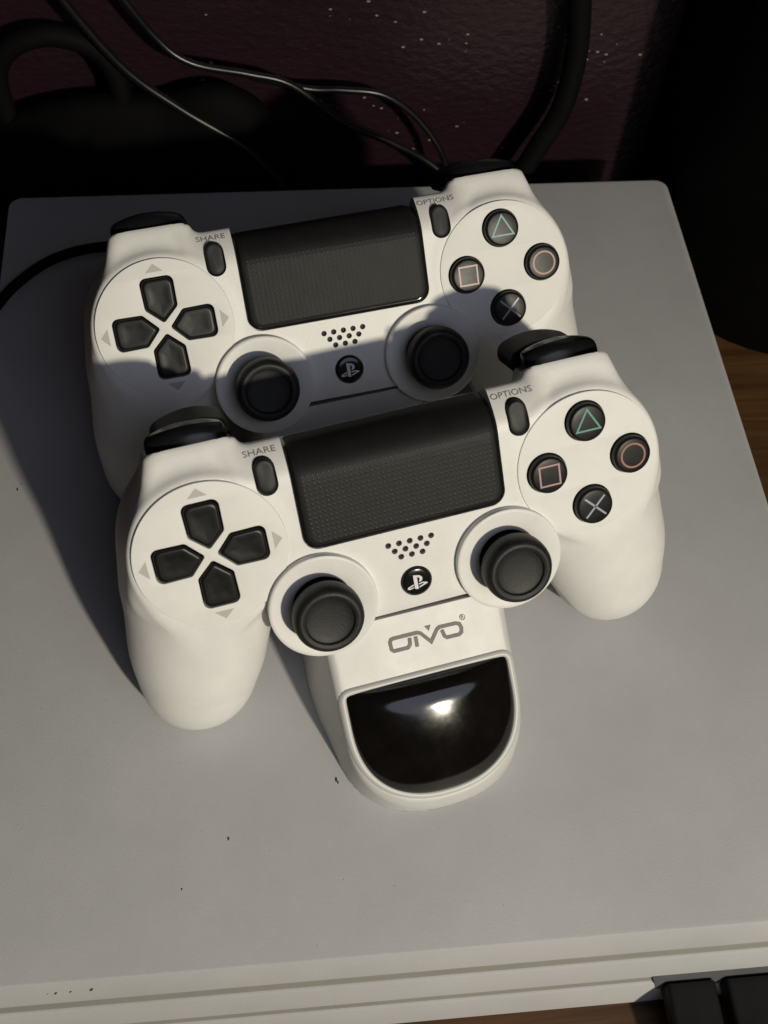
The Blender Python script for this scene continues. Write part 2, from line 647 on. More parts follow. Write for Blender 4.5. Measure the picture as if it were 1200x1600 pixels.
def make_controller():
    root = empty("game_controller", (0, 0, 0))
    # ---- shell
    V, F = surface_nets(sdf_body, (-96, -74, -54), (96, 42, 6), 1.0)
    me = bpy.data.meshes.new("shell_full")
    me.from_pydata((V * MM).tolist(), [], [tuple(int(i) for i in f) for f in F])
    me.validate()
    shell = link_mesh("front_shell", me, M_SHELL, root, True, 60)

    # ---- cutters: touchpad bay, small buttons, speaker holes, home button, stick wells
    tp = rounded([(-31.3, -6.7), (31.3, -6.7), (31.3, 45), (-31.3, 45)], [4.8, 4.8, 0.0, 0.0], 8)
    holes = []
    for row, (cnt, yy) in enumerate(((5, -11.2), (4, -13.45), (3, -15.7))):
        for k in range(cnt):
            holes.append(((k - (cnt - 1) / 2) * 3.35, yy))

    def stadium(cx, cy, hw, hh, slant=0.0, n=12):
        pts = []
        for k in range(n + 1):
            a = math.pi * k / n
            pts.append((cx + hw * math.cos(a) + slant * hh, cy + (hh - hw) + hw * math.sin(a)))
        for k in range(n + 1):
            a = math.pi + math.pi * k / n
            pts.append((cx + hw * math.cos(a) - slant * hh, cy - (hh - hw) + hw * math.sin(a)))
        return pts

    ys = [-6.7 + 4.8 * (1 - math.cos(math.pi / 2 * k / 8)) for k in range(9)] + [float(v) for v in np.linspace(0, 22.4, 24)] + [22.5, 40.0]
    bv, bf = [], []
    for yy in ys:
        ins = 0 if yy > -1.9 else 4.8 - math.sqrt(max(0.0, 4.8 ** 2 - (4.8 - (yy + 6.7)) ** 2))
        w_ = 31.3 - ins
        zb = float(h_pad(np.array(yy))) - 1.5 if yy < 22.45 else -18.0
        bv += [(-w_, yy, zb), (w_, yy, zb), (w_, yy, 12), (-w_, yy, 12)]
    for q in range(len(ys) - 1):
        a = q * 4
        for k in range(4):
            k2 = (k + 1) % 4
            bf.append((a + k2, a + k, a + 4 + k, a + 4 + k2))
    bf.append((0, 1, 2, 3)); e_ = (len(ys) - 1) * 4; bf.append((e_ + 3, e_ + 2, e_ + 1, e_))
    cut_parts = [(bv, bf)]
    plate_cuts, collar_cuts = [], []
    for sx in (-1, 1):
        plate_cuts.append(prism(circle_pts(sx * 58, 0, 22.54, 96), -4.2, 8))
        cut_parts.append(prism(stadium(sx * 38, 18.9, 3.25, 5.5), -8, 8))
        collar_cuts.append(prism(circle_pts(sx * 29.3, -24.4, 15.2, 64), -10, 9))
    cut_parts.append(prism(circle_pts(0, -24.8, 4.95, 40), -3, 8))
    for hx, hy in holes:
        cut_parts.append(prism(circle_pts(hx, hy, 0.95, 14), -2.0, 8))
    cutters = []
    for group_ in (cut_parts, plate_cuts, collar_cuts):
        cv, cf = join_polys(group_)
        cutter = from_py("cutter", cv, cf, M_HOLE, None, False)
        bmc = bmesh.new(); bmc.from_mesh(cutter.data)
        bmesh.ops.recalc_face_normals(bmc, faces=bmc.faces)
        bmc.to_mesh(cutter.data); bmc.free()
        md = shell.modifiers.new("cut", 'BOOLEAN')
        md.operation = 'DIFFERENCE'
        md.object = cutter
        md.solver = 'EXACT'
        cutters.append(cutter)
    dg = bpy.context.evaluated_depsgraph_get(); dg.update()
    me2 = bpy.data.meshes.new_from_object(shell.evaluated_get(dg))
    shell.modifiers.clear()
    for cutter in cutters:
        bpy.data.objects.remove(cutter)
    shell.data = me2
    # split into front and back shells along the mould line
    bm = bmesh.new(); bm.from_mesh(me2)
    bmb = bm.copy()
    seam_co, seam_no = Vector((0, 0, -0.0155)), Vector((0, -0.075, 1)).normalized()
    bmesh.ops.bisect_plane(bm, geom=list(bm.verts) + list(bm.edges) + list(bm.faces), plane_co=seam_co, plane_no=seam_no, clear_inner=True)
    bmesh.ops.bisect_plane(bmb, geom=list(bmb.verts) + list(bmb.edges) + list(bmb.faces), plane_co=seam_co, plane_no=seam_no, clear_outer=True)
    bm.normal_update(); bmb.normal_update()
    # back shell sits a hair inside the front one, showing the mould line
    for v in bmb.verts:
        v.co -= v.normal * 0.0004
    meF = bpy.data.meshes.new("front_shell"); bm.to_mesh(meF)
    meB = bpy.data.meshes.new("back_shell"); bmb.to_mesh(meB)
    bm.free(); bmb.free()
    COL.objects.unlink(shell); bpy.data.objects.remove(shell)
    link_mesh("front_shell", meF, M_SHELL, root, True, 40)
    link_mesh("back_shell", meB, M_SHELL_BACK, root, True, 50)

    # ---- touchpad: glossy black frame with the matte pad on it
    def pad_mesh(name, hw, y0, rad, dz, material, parent, skirt, zend):
        nx = 48
        vs, fs = [], []
        prof = [p for p in pad_profile() if p[0] >= y0 and p[1] >= zend]
        if prof[0][0] > y0: prof = [(y0, 0.0, 0.0, 1.0)] + prof
        ny = len(prof)
        for j, (yy, zz, nY, nZ) in enumerate(prof):
            inset = 0
            if yy < y0 + rad:
                inset = rad - math.sqrt(max(0, rad ** 2 - (y0 + rad - yy) ** 2))
            w = hw - inset
            for i in range(nx):
                u = -1 + 2 * i / (nx - 1)
                u = math.copysign(abs(u) ** 0.8, u)
                xx = u * w
                e = min(w - abs(xx), yy - y0 if zz == 0 else 9)
                dd = dz - (0.35 * (1 - e / 0.6) ** 2 if e < 0.6 else 0)
                vs.append((xx, yy + nY * dd, zz + nZ * dd))
        for j in range(ny - 1):
            for i in range(nx - 1):
                a = j * nx + i
                fs.append((a, a + 1, a + nx + 1, a + nx))
        def nrm(i):
            return prof[i // nx]
        border = [i for i in range(nx)] + [j * nx + nx - 1 for j in range(1, ny)] + [(ny - 1) * nx + i for i in range(nx - 2, -1, -1)] + [j * nx for j in range(ny - 2, 0, -1)]
        b0 = len(vs)
        for i in border:
            x_, y_, z_ = vs[i]
            p = nrm(i)
            vs.append((x_, y_ - p[2] * skirt, z_ - p[3] * skirt))
        m = len(border)
        for k in range(m):
            k2 = (k + 1) % m
            fs.append((border[k], b0 + k, b0 + k2, border[k2]))
        return from_py(name, vs, fs, material, parent, True, 50)

    frame = pad_mesh("touchpad_frame", 31.0, -6.45, 4.6, 0.25, M_BLACK_GLOSS, root, 1.6, -18)
    pad = pad_mesh("touchpad", 29.9, -5.3, 3.6, 0.75, M_PAD, root, 0.8, -15.5)
    # tiny raised relief marks of the pad, far too many and small to be parts
    vs, fs = [], []
    nseg = 8
    yy = -4.0
    rowi = 0
    while yy < 18.2:
        for k in range(-18, 19):
            xx = k * 1.56
            if abs(xx) > 28.6 or (yy < -2.2 and abs(xx) > 27.2): continue
            b0 = len(vs)
            zb = float(h_pad(np.array(yy))) + 0.75
            sl = float(h_pad(np.array(yy + .3)) - h_pad(np.array(yy - .3))) / 0.6
            rad = 0.44
            hgt = 0.07
            for r_, hh in ((rad, -0.02), (rad * 0.72, hgt * 0.5), (rad * 0.36, hgt * 0.88)):
                for s in range(nseg):
                    a = 2 * math.pi * s / nseg
                    dx, dy = r_ * math.cos(a), r_ * math.sin(a)
                    vs.append((xx + dx, yy + dy, zb + hh + sl * dy))
            vs.append((xx, yy, zb + hgt))
            for q in range(2):
                for s in range(nseg):
                    s2 = (s + 1) % nseg
                    fs.append((b0 + q * nseg + s, b0 + q * nseg + s2, b0 + (q + 1) * nseg + s2, b0 + (q + 1) * nseg + s))
            for s in range(nseg):
                fs.append((b0 + 2 * nseg + s, b0 + 2 * nseg + (s + 1) % nseg, b0 + 3 * nseg))
        yy += 1.5
        rowi += 1
    dots = from_py("relief_dots", vs, fs, M_DOT, pad, True, 80)
    dots["kind"] = "stuff"

    # ---- plates
    def arm_outline(ang, grow=0.0):
        g = grow
        pts = [(0, 1.7 - g * 1.3), (5.3 + g, 6.6 - g * .4), (5.5 + g, 16.7 + g), (-5.5 - g, 16.7 + g), (-5.3 - g, 6.6 - g * .4)]
        pts = rounded(pts, [0.9, 1.6, 2.2, 2.2, 1.6], 5)
        ca, sa = math.cos(ang), math.sin(ang)
        return [(-58 + x * ca - y * sa, y * ca + x * sa) for x, y in pts]

    angs = [0, math.pi / 2, math.pi, -math.pi / 2]
    dp_loops = [circle_pts(-58, 0, 22.5, 96)] + [arm_outline(a) for a in angs]
    dplate = plate("direction_pad_plate", dp_loops, 0.4, 3.4, 0.22, M_PLATE, root)
    floor = lathe("well_floor", [(21.5, -4.15), (21.5, -3.6)], M_HOLE, dplate, center=(-58, 0))
    fb = {"tri": (58, 13.6), "cir": (71.4, 0), "sq": (44.6, 0), "x": (58, -13.6)}
    bp_loops = [circle_pts(58, 0, 22.5, 96)] + [circle_pts(x, y, 6.35, 40) for x, y in fb.values()]
    bplate = plate("face_button_plate", bp_loops, 0.4, 3.4, 0.22, M_PLATE, root)
    lathe("well_floor", [(21.5, -4.15), (21.5, -3.6)], M_HOLE, bplate, center=(58, 0))
    # grey direction arrows printed on the plate
    for a in angs:
        ca, sa = math.cos(a), math.sin(a)
        tri = [(-2.9, 18.3), (2.9, 18.3), (0, 21.0)]
        tri = [(-58 + x * ca - y * sa, y * ca + x * sa) for x, y in tri]
        sheet("direction_arrow", [(tri, [(0, 1, 2)])], 0.4, 0.03, M_PALEPRINT, dplate)
    # direction buttons
    for a in angs:
        ol = arm_outline(a, -0.5)
        n = len(ol)
        cx = -58 - 10 * math.sin(a); cy = 10 * math.cos(a)
        vs, fs = [], []
        rings = [(1.0, -3.5), (1.0, 0.5), (0.975, 0.95), (0.92, 1.2), (0.80, 1.25), (0.55, 1.12), (0.25, 1.05)]
        for s_, z_ in rings:
            for x_, y_ in ol:
                vs.append((cx + (x_ - cx) * s_, cy + (y_ - cy) * s_, z_))
        for q in range(len(rings) - 1):
            for k in range(n):
                k2 = (k + 1) % n
                fs.append((q * n + k, q * n + k2, (q + 1) * n + k2, (q + 1) * n + k))
        fs.append(tuple((len(rings) - 1) * n + k for k in range(n)))
        aa = sum(ol[i][0] * ol[(i + 1) % n][1] - ol[(i + 1) % n][0] * ol[i][1] for i in range(n))
        if aa < 0: fs = [tuple(reversed(f)) for f in fs]
        from_py("direction_button", vs, fs, M_BUTTON, root, True, 45)
    # face buttons
    kinds = {"tri": ("round_button", "black button with a green triangle"), "cir": ("round_button", "black button with a red circle"),
             "sq": ("round_button", "black button with a pink square"), "x": ("round_button", "black button with a pale cross")}
    for k, (x, y) in fb.items():
        b = lathe("face_button", [(5.9, -3.5), (5.9, 2.1), (5.75, 2.65), (5.35, 2.98), (4.9, 3.05), (3.0, 3.12), (1.0, 3.15)], M_BUTTON, root, 48, (x, y), angle=50)
        b["label"] = kinds[k][1]
        z = 3.16
        if k == "tri":
            c = [(x, y + 4.3), (x - 3.75, y - 2.2), (x + 3.75, y - 2.2)]
            sheet("triangle_symbol", [stroke(c, 0.55, True)], z, 0.03, M_GREEN, b)
        elif k == "cir":
            sheet("circle_symbol", [stroke(circle_pts(x, y, 3.75, 48), 0.6, True)], z - .02, 0.03, M_RED, b)
        elif k == "sq":
            q = 3.1
            sheet("square_symbol", [stroke([(x - q, y - q), (x + q, y - q), (x + q, y + q), (x - q, y + q)], 0.55, True)], z, 0.03, M_PINK, b)
        else:
            q = 3.2
            sheet("cross_symbol", [stroke([(x - q, y - q), (x + q, y + q)], 0.6), ([(p[0], p[1]) for p in stroke([(x - q, y + q), (x + q, y - q)], 0.6)[0]], stroke([(x - q, y + q), (x + q, y - q)], 0.6)[1])], z, 0.03, M_BLUE, b)
    # ---- share / options
    for sx, nm, lab, txt, wd in ((-1, "share_button", "SHARE", "SHARE", 9.6), (1, "options_button", "OPTIONS", "OPTIONS", 12.6)):
        ol = stadium(sx * 38, 18.9, 2.9, 5.15)
        n = len(ol); cx, cy = sx * 38, 18.9
        vs, fs = [], []
        rings = [(1.0, -6.0), (1.0, 0.2), (0.96, 0.5), (0.88, 0.62), (0.6, 0.66), (0.3, 0.68)]
        for s_, z_ in rings:
            for x_, y_ in ol:
                base = float(surf_z(sx * 45, y_)) * 0
                zz = z_ + (0 if z_ < -5 else -0.075 * (y_ - 13.6) - 0.9)
                vs.append((cx + (x_ - cx) * s_, cy + (y_ - cy) * (1 - (1 - s_) * 0.55), zz))
        for q in range(len(rings) - 1):
            for k in range(n):
                k2 = (k + 1) % n
                fs.append((q * n + k, q * n + k2, (q + 1) * n + k2, (q + 1) * n + k))
        fs.append(tuple((len(rings) - 1) * n + k for k in range(n)))
        from_py(nm, vs, fs, M_SMALL, root, True, 60)
        tvs, tfs = text_polys(txt, 2.7, wd)
        tvs = [(v[0] + sx * 38.0, v[1] + 27.1) for v in tvs]
        xs = np.array([v[0] for v in tvs]); yv = np.array([v[1] for v in tvs])
        # lay the letters on the curved shell edge
        zq = np.full(xs.shape, 8.0)
        for _ in range(150):
            zq = zq - np.maximum(sdf_body(xs, yv + 0.355 * zq, zq), -1) * 0.6
        V3 = [(a, b + 0.355 * c + 0.06, c + 0.14) for a, b, c in zip(xs, yv, zq)]
        from_py("button_lettering", V3, tfs, M_GREYPRINT, root, False)
    # ---- sticks
    for sx in (-1, 1):
        c = (sx * 29.3, -24.4)
        col = lathe("stick_collar", [(14.6, -24), (15.6, -18), (16.3, -8), (16.65, 1.6), (16.55, 2.15), (16.2, 2.4), (15.6, 2.38), (12.5, 1.75), (9.6, 0.9), (9.2, 0.6), (9.0, 0.0), (8.9, -3), (0.5, -3.2)], M_SHELL, root, 96, c, angle=40)
        st = lathe("thumbstick", [(8.3, -2.9), (8.6, -0.5), (8.0, 1.0), (6.8, 2.4), (5.8, 3.2), (5.7, 4.2), (8.6, 4.6), (9.9, 5.2), (10.45, 6.2), (10.6, 7.6), (10.6, 9.2), (10.45, 10.6), (10.0, 11.7), (9.3, 12.4), (8.7, 12.6), (8.0, 12.5), (7.5, 12.15), (7.2, 11.75), (6.9, 11.6), (5.0, 11.3), (2.5, 11.1), (0.5, 11.05)], M_RUBBER, root, 96, c, angle=70)
        ring = lathe("grip_ring", [(7.25, 11.9), (7.35, 12.28), (7.6, 12.45), (7.85, 12.5), (7.9, 12.2)], M_RUBBER, st, 96, c, cap_top=False, cap_bot=False, angle=70)
    # ---- home button with its emblem
    hb = lathe("home_button", [(4.6, -2.9), (4.6, 0.1), (4.45, 0.36), (4.0, 0.5), (2.5, 0.55), (0.8, 0.56)], M_BLACK_GLOSS, root, 48, (0, -24.8), angle=60)
    cx, cy = 0.0, -24.9
    P = [(-0.95, 2.55), (0.2, 2.35), (1.2, 2.0), (1.75, 1.45), (1.85, 0.6), (1.5, 0.05), (0.75, 0.0), (0.75, 0.45), (0.95, 0.6), (0.95, 1.3), (0.7, 1.5), (0.3, 1.5), (0.3, -2.5), (-0.95, -2.15)]
    # triangulate emblem pieces by hand as convex quads
    emblem = [
        ([(-0.95, 2.55), (-0.95, -2.15), (0.2, -2.5), (0.2, 2.35)], [(0, 1, 2, 3)]),
        ([(0.2, 2.35), (0.2, 1.6), (0.75, 1.45), (1.2, 2.05)], [(0, 1, 2, 3)]),
        ([(1.2, 2.05), (0.75, 1.45), (0.95, 1.1), (1.85, 1.3)], [(0, 1, 2, 3)]),
        ([(1.85, 1.3), (0.95, 1.1), (0.95, 0.6), (1.8, 0.45)], [(0, 1, 2, 3)]),
        ([(1.8, 0.45), (0.95, 0.6), (0.7, 0.4), (0.7, -0.1), (1.4, 0.0)], [(0, 1, 2, 3, 4)]),
        ([(-1.2, -0.5), (-3.1, -1.25), (-3.3, -1.75), (-2.6, -1.5), (-1.2, -1.0)], [(0, 1, 2, 3, 4)]),
        ([(-3.3, -1.75), (-2.7, -2.1), (-1.2, -1.85), (-1.2, -1.5), (-2.3, -1.7), (-2.6, -1.5)], [(0, 1, 2, 5), (2, 3, 4, 5)]),
        ([(0.5, -0.55), (1.9, -0.4), (3.2, -0.75), (2.3, -0.95), (1.6, -0.8), (0.5, -1.0)], [(0, 1, 4, 5), (1, 2, 3, 4)]),
        ([(3.2, -0.75), (3.35, -1.1), (0.5, -2.15), (0.5, -1.7), (2.3, -0.95)], [(0, 1, 2, 3, 4)]),
    ]
    emblem = [([(cx + x * .98, cy + y * .98) for x, y in v], f) for v, f in emblem]
    sheet("emblem", emblem, 0.0, 0.05, M_WHITEPRINT, hb, project=lambda x, y: 0.54)
    # ---- speaker grille: dark mesh under the twelve holes
    from_py("speaker_grille", [(-9, -17.5, -1.6), (9, -17.5, -1.6), (9, -9.5, -1.6), (-9, -9.5, -1.6)], [(0, 1, 2, 3)], M_HOLE, root, False)

    # ---- bumpers and triggers
    def bumper(x, y, z):
        d = np.hypot(x - 57.0, y - 5.7) - 30.0
        d = smax(d, 28.0 - y, 0.8)
        d = smax(d, np.abs(x - 57.3) - 12.0, 2.0)
        d = smax(d, z + 8.6 + 0.03 * (x - 57) ** 2 * 0.6 + 0.35 * (y - 31), 2.6)
        d = smax(d, -17.5 - z, 2.0)
        return d

    def trigger(x, y, z):
        d = np.hypot(x - 55.0, y - 10.4) - 24.0
        d = smax(d, 26 - y, 0.8)
        d = smax(d, np.abs(x - 55.6) - 11.8, 2.5)
        d = smax(d, z + 18.5, 2.5)
        d = smax(d, -36 - z, 4.0)
        d = smax(d, -(z + 0.9 * (y - 30) + 36 + 10), 3)
        return d
    for nm, f in (("bumper_button", bumper), ("trigger", trigger)):
        V, F = surface_nets(f, (38, 24, -40), (74, 48, -2), 0.6)
        for sx in (1, -1):
            Vs = V.copy(); Vs[:, 0] *= sx
            from_py(nm, Vs, F if sx == 1 else F[:, ::-1], M_TRIGGER if nm == "trigger" else M_BUMPER, root, True, 60)
    return root


front_c = make_controller()
front_c.location = Vector((0.770, -53.099, 73.395)) * MM
front_c.rotation_euler = (R(54.554), R(-2.179), R(11.177))
tag(front_c, "front white controller, nearer the glossy black dock window, its relief-dotted touchpad catching the light",
    "game controller", "white game controllers standing on the charging dock")


def copy_tree(o, parent=None):
    c = o.copy()
    COL.objects.link(c)
    c.parent = parent
    for ch in o.children:
        copy_tree(ch, c)
    return c


back_c = copy_tree(front_c)
back_c.location = Vector((-12.863, 31.977, 71.848)) * MM
back_c.rotation_euler = (R(54.554 - 3.240), R(-2.179 + 0.785), R(11.177 - 1.927))
back_c["label"] = "rear white controller, partly shaded and overlapped at its lower edge by the other controller"

# ================================================================= CHARGING DOCK
DOCK_YAW = R(11.5)
SL = R(40)
XC = -1.3


def dock_half(y):
    """half width of the top outline at dock y (front is negative)"""
    t = np.clip((-y - 43.5) / 24.3, 0, 1)
    w = 28.7 * np.power(np.clip(1 - t ** 2.45, 0, 1), 1 / 2.2)
    return w


def dock_sdf(x, y, z):
    x = x - XC
    ztop = np.where(y < -19.2, 45.6 + (y + 18) * math.tan(SL),
                    np.where(y < 2, 44.0 - (y + 19.2) * 0.85, 26.0))
    ztop = np.where((y > 14), np.maximum(20, np.minimum(44.0 + (y - 64.5) * math.tan(SL), 60)), ztop)
    ztop = np.where(y > 65, 44.0 - (y - 65) * 0.95, ztop)
    ztop = np.where(y > 84, 24.0, ztop)
    top = (z - ztop) * 0.72
    # superellipse plan for the nose, growing a little toward the base
    grow = np.clip(ztop - z, 0, 40) * np.clip(0.09 + (y + 30) * 0.002, 0.02, 0.09)
    yy = np.clip((-y - 43.5), 0, 100) / 24.6
    xx = np.abs(x) / 28.7
    nose = (np.power(xx ** 2.3 + yy ** 2.45, 1 / 2.38) - 1) * 25.0
    side = smax(nose, y - 112, 4) - grow
    d = smax(top, side, 1.6)
    d = smax(d, -z - 0.0, 0.3)
    return d


def window_half(s):
    t = np.clip((-s - 33) / 28.0, 0, 1)
    return 26.6 * np.power(np.clip(1 - t ** 2.5, 0, 1), 1 / 2.2)


dock = empty("charging_dock", (0.8, -53.0, 0.0), (0, 0, DOCK_YAW))
tag(dock, "white charging dock with a glossy black half-round window standing on the console", "charging dock")
net_mesh("dock_body", dock_sdf, (-40, -74, -2), (38, 118, 54), 0.9, M_DOCK, dock, 45)


def on_slope(u, s, h=0.0):
    """plate plane coordinates -> dock coordinates"""
    return (u, -18.1 + s * math.cos(SL) - h * math.sin(SL), 45.7 + s * math.sin(SL) + h * math.cos(SL))


# glossy convex window
def dome_h(u, s):
    x = abs(u - XC) / 26.6
    y = max(0.0, (-s - 33) / 28.0)
    N = min(1.0, (x ** 2.4 + y ** 2.4) ** (1 / 2.4))
    b = min(1.0, max(0.0, (s + 33) / 10.4))
    return 6.6 * (1 - N ** 2.2) ** 0.55 * (1 - b ** 3) ** 0.5 - 0.3


def window_mesh():
    nr, na = 34, 96
    # outline polygon in (u, s)
    ol = []
    N = 60
    ss = [-61.0 + (61.0 - 22.9) * (0.5 - 0.5 * math.cos(math.pi * k / N)) for k in range(N + 1)]
    right = [(XC + float(window_half(np.array(s))) - 0.25, s) for s in ss]
    left = [(XC - float(window_half(np.array(s))) + 0.25, s) for s in reversed(ss)]
    ol = right + left
    ol = rounded_keep(ol)
    n = len(ol)
    cx, cs = XC, -38.0
    vs, fs = [], []
    for i in range(nr):
        r = 1 - (i / nr) ** 1.5
        for (u, s) in ol:
            uu, sss = cx + (u - cx) * r, cs + (s - cs) * r
            hh = dome_h(uu, sss)
            vs.append(on_slope(uu, sss, hh))
    vs.append(on_slope(cx, cs, dome_h(cx, cs)))
    for i in range(nr - 1):
        for k in range(n):
            k2 = (k + 1) % n
            fs.append((i * n + k, i * n + k2, (i + 1) * n + k2, (i + 1) * n + k))
    for k in range(n):
        fs.append(((nr - 1) * n + k, (nr - 1) * n + (k + 1) % n, nr * n))
    return vs, fs


def rounded_keep(ol):
    # resample closed outline evenly
    P = np.array(ol + [ol[0]])
    seg = np.hypot(*np.diff(P, axis=0).T)
    c = np.r_[0, np.cumsum(seg)]
    t = np.linspace(0, c[-1], 161)[:-1]
    return [(float(np.interp(q, c, P[:, 0])), float(np.interp(q, c, P[:, 1]))) for q in t]


def rim_mesh():
    N = 60
    ss = [-61.0 + (61.0 - 22.9) * (0.5 - 0.5 * math.cos(math.pi * k / N)) for k in range(N + 1)]
    ol = rounded_keep([(XC + float(window_half(np.array(s))), s) for s in ss] + [(XC - float(window_half(np.array(s))), s) for s in reversed(ss)])
    n = len(ol)
    P = np.array(ol)
    for _ in range(3):
        P = 0.5 * P + 0.25 * np.roll(P, 1, 0) + 0.25 * np.roll(P, -1, 0)
    T = np.roll(P, -1, 0) - np.roll(P, 1, 0)
    T /= np.linalg.norm(T, axis=1)[:, None]
    Nn = np.stack([T[:, 1], -T[:, 0]], 1)
    prof = [(-0.5, -0.6), (-0.45, 0.35), (-0.1, 0.75), (0.5, 0.9), (1.1, 0.8), (1.7, 0.35), (2.1, -0.8)]
    vs, fs = [], []
    for off, hh in prof:
        for k in range(n):
            q = P[k] + Nn[k] * off
            vs.append(on_slope(q[0], q[1], hh))
    for a in range(len(prof) - 1):
        for k in range(n):
            k2 = (k + 1) % n
            fs.append((a * n + k, a * n + k2, (a + 1) * n + k2, (a + 1) * n + k))
    fs = [tuple(reversed(f)) for f in fs]
    return vs, fs


rv, rf = rim_mesh()
from_py("window_rim", rv, rf, M_DOCK, dock, True, 80)
wv, wf = window_mesh()
from_py("window", wv, wf, M_WINDOW, dock, True, 80)

# logo lettering on the slope
main = [(-4.18, -10.21), (-4.38, -12.2), (-5.21, -13.11), (-9.75, -13.11), (-10.41, -12.43), (-10.48, -10.13), (-10.0, -9.3), (-9.15, -9.14),
        (-1.58, -9.15), (-0.53, -9.61), (2.31, -13.07), (4.75, -9.7), (5.76, -9.14), (11.02, -9.24), (12.16, -9.75), (12.56, -11.0),
        (12.34, -12.44), (11.48, -13.01), (7.44, -12.95), (6.79, -12.33), (6.31, -10.26)]
logo = [stroke(main, 1.15), stroke([(-2.26, -10.25), (-2.32, -13.5)], 1.15), ([(0.99, -7.75), (2.16, -9.52), (3.08, -7.75)], [(0, 1, 2)])]
regv, regf = text_polys("®", 2.6)
logo.append(([(v[0] + 13.45, v[1] - 8.0) for v in regv], regf))
LV, LF = join_polys([([tuple(p) for p in a], b) for a, b in logo])
fixed = []
for f in LF:
    a = sum(LV[f[i]][0] * LV[f[(i + 1) % len(f)]][1] - LV[f[(i + 1) % len(f)]][0] * LV[f[i]][1] for i in range(len(f)))
    fixed.append(f if a > 0 else tuple(reversed(f)))
from_py("logo", [on_slope(p[0], p[1], 0.06) for p in LV], fixed, M_LOGO, dock, False)

# ================================================================= GAME CONSOLE
console = empty("game_console", (0, 0, -53))
tag(console, "flat white layered game console lying under the dock on the wooden shelf", "game console")
W2, D2 = 147.5, 163.5


def slab(name, z1, z0, material, inset=0.0, bevel=0.5, x0=-W2, x1=W2):
    """slab between z0 and z1 (z=0 is console top); front face leans forward to the bottom"""
    def yf(z): return -D2 + z * 12.0 / 53.0 + inset
    def outline(z, ins):
        pts = [(x0 + inset + ins, yf(z) + ins), (x1 - inset - ins, yf(z) + ins), (x1 - inset - ins, D2 - inset - ins), (x0 + inset + ins, D2 - inset - ins)]
        return rounded(pts, [2.0, 2.0, 5.5, 5.5], 8)
    levels = [(z0, bevel), (z0 + bevel, 0), (z1 - bevel, 0), (z1 - bevel * 0.3, bevel * 0.3), (z1, bevel)]
    vs, fs = [], []
    n = None
    for z, ins in levels:
        o = outline(z, ins); n = len(o)
        vs += [(x, y, z + 53) for x, y in o]
    for q in range(len(levels) - 1):
        for k in range(n):
            k2 = (k + 1) % n
            fs.append((q * n + k, q * n + k2, (q + 1) * n + k2, (q + 1) * n + k))
    fs.append(tuple((len(levels) - 1) * n + k for k in range(n)))
    fs.append(tuple(reversed(range(n))))
    return from_py(name, vs, fs, material, console, True, 30)


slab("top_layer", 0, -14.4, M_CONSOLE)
slab("groove_shade_strip", -14.4, -20.3, M_GROOVE_SHADE, inset=0.9, bevel=0.05)  # added strip, nearly flush, its grey paints the groove's shade
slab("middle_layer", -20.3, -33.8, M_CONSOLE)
slab("groove_shade_strip", -33.8, -38.6, M_GROOVE_SHADE, inset=0.9, bevel=0.05)
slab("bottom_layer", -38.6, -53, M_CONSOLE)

box_v, box_f = [], []
for (x0, x1, z1, z0) in ((76.5, 121.0, -32.8, -42.5),):
    yf = lambda z: -D2 + z * 12.0 / 53.0
    box_v = [(x0, yf(z1) - 0.25, z1 + 53), (x1, yf(z1) - 0.25, z1 + 53), (x1, yf(z0) - 0.25, z0 + 53), (x0 + 3, yf(z0) - 0.25, z0 + 53),
             (x0, yf(z1) + 3, z1 + 53), (x1, yf(z1) + 3, z1 + 53), (x1, yf(z0) + 3, z0 + 53), (x0 + 3, yf(z0) + 3, z0 + 53)]
    box_f = [(0, 3, 2, 1), (0, 1, 5, 4), (1, 2, 6, 5), (2, 3, 7, 6), (3, 0, 4, 7)]
from_py("usb_port_recess", box_v, box_f, mat("recess_grey_plastic", (0.10, 0.10, 0.11), 0.6, var=0.1), console, False)

# usb plugs in the front right ports
def plug(name, x0, x1, zc, label, ycable):
    root = empty(name, ((x0 + x1) / 2, -172, zc))
    tag(root, label, "usb plug", "black usb plugs in the console front")
    hx = (x1 - x0) / 2
    def body(x, y, z):
        taper = np.clip((-y - 13) / 19, 0, 1) ** 1.5 * 2.4
        q = np.maximum(np.abs(x) - (hx - 1.5 - taper), 0) ** 2 + np.maximum(np.abs(z) - 3.0, 0) ** 2
        d = np.sqrt(q) - 1.5
        d = smax(d, y - (-1.0), 0.6)
        d = smax(d, -32 - y, 1.5)
        return d
    net_mesh("plug_housing", body, (-hx - 2, -36, -8), (hx + 2, 2, 8), 0.7, M_PLUG, root, 45)
    tube("strain_relief", [(0, -31, 0), (0, -40, -1), (0, -46, -4)], 2.6, M_CABLE_MATTE, root)
    tube("cable", [(0, -40, -1), (ycable * .3, -60, -8), (ycable, -95, -11)], 1.9, M_CABLE_MATTE, root)
    return root


plug("usb_plug", 81.5, 98.0, -40.5, "left black usb plug at the console's bottom right front", 8)
plug("usb_plug", 101.5, 119.0, -40.5, "right black usb plug cut by the photo's corner", 14)

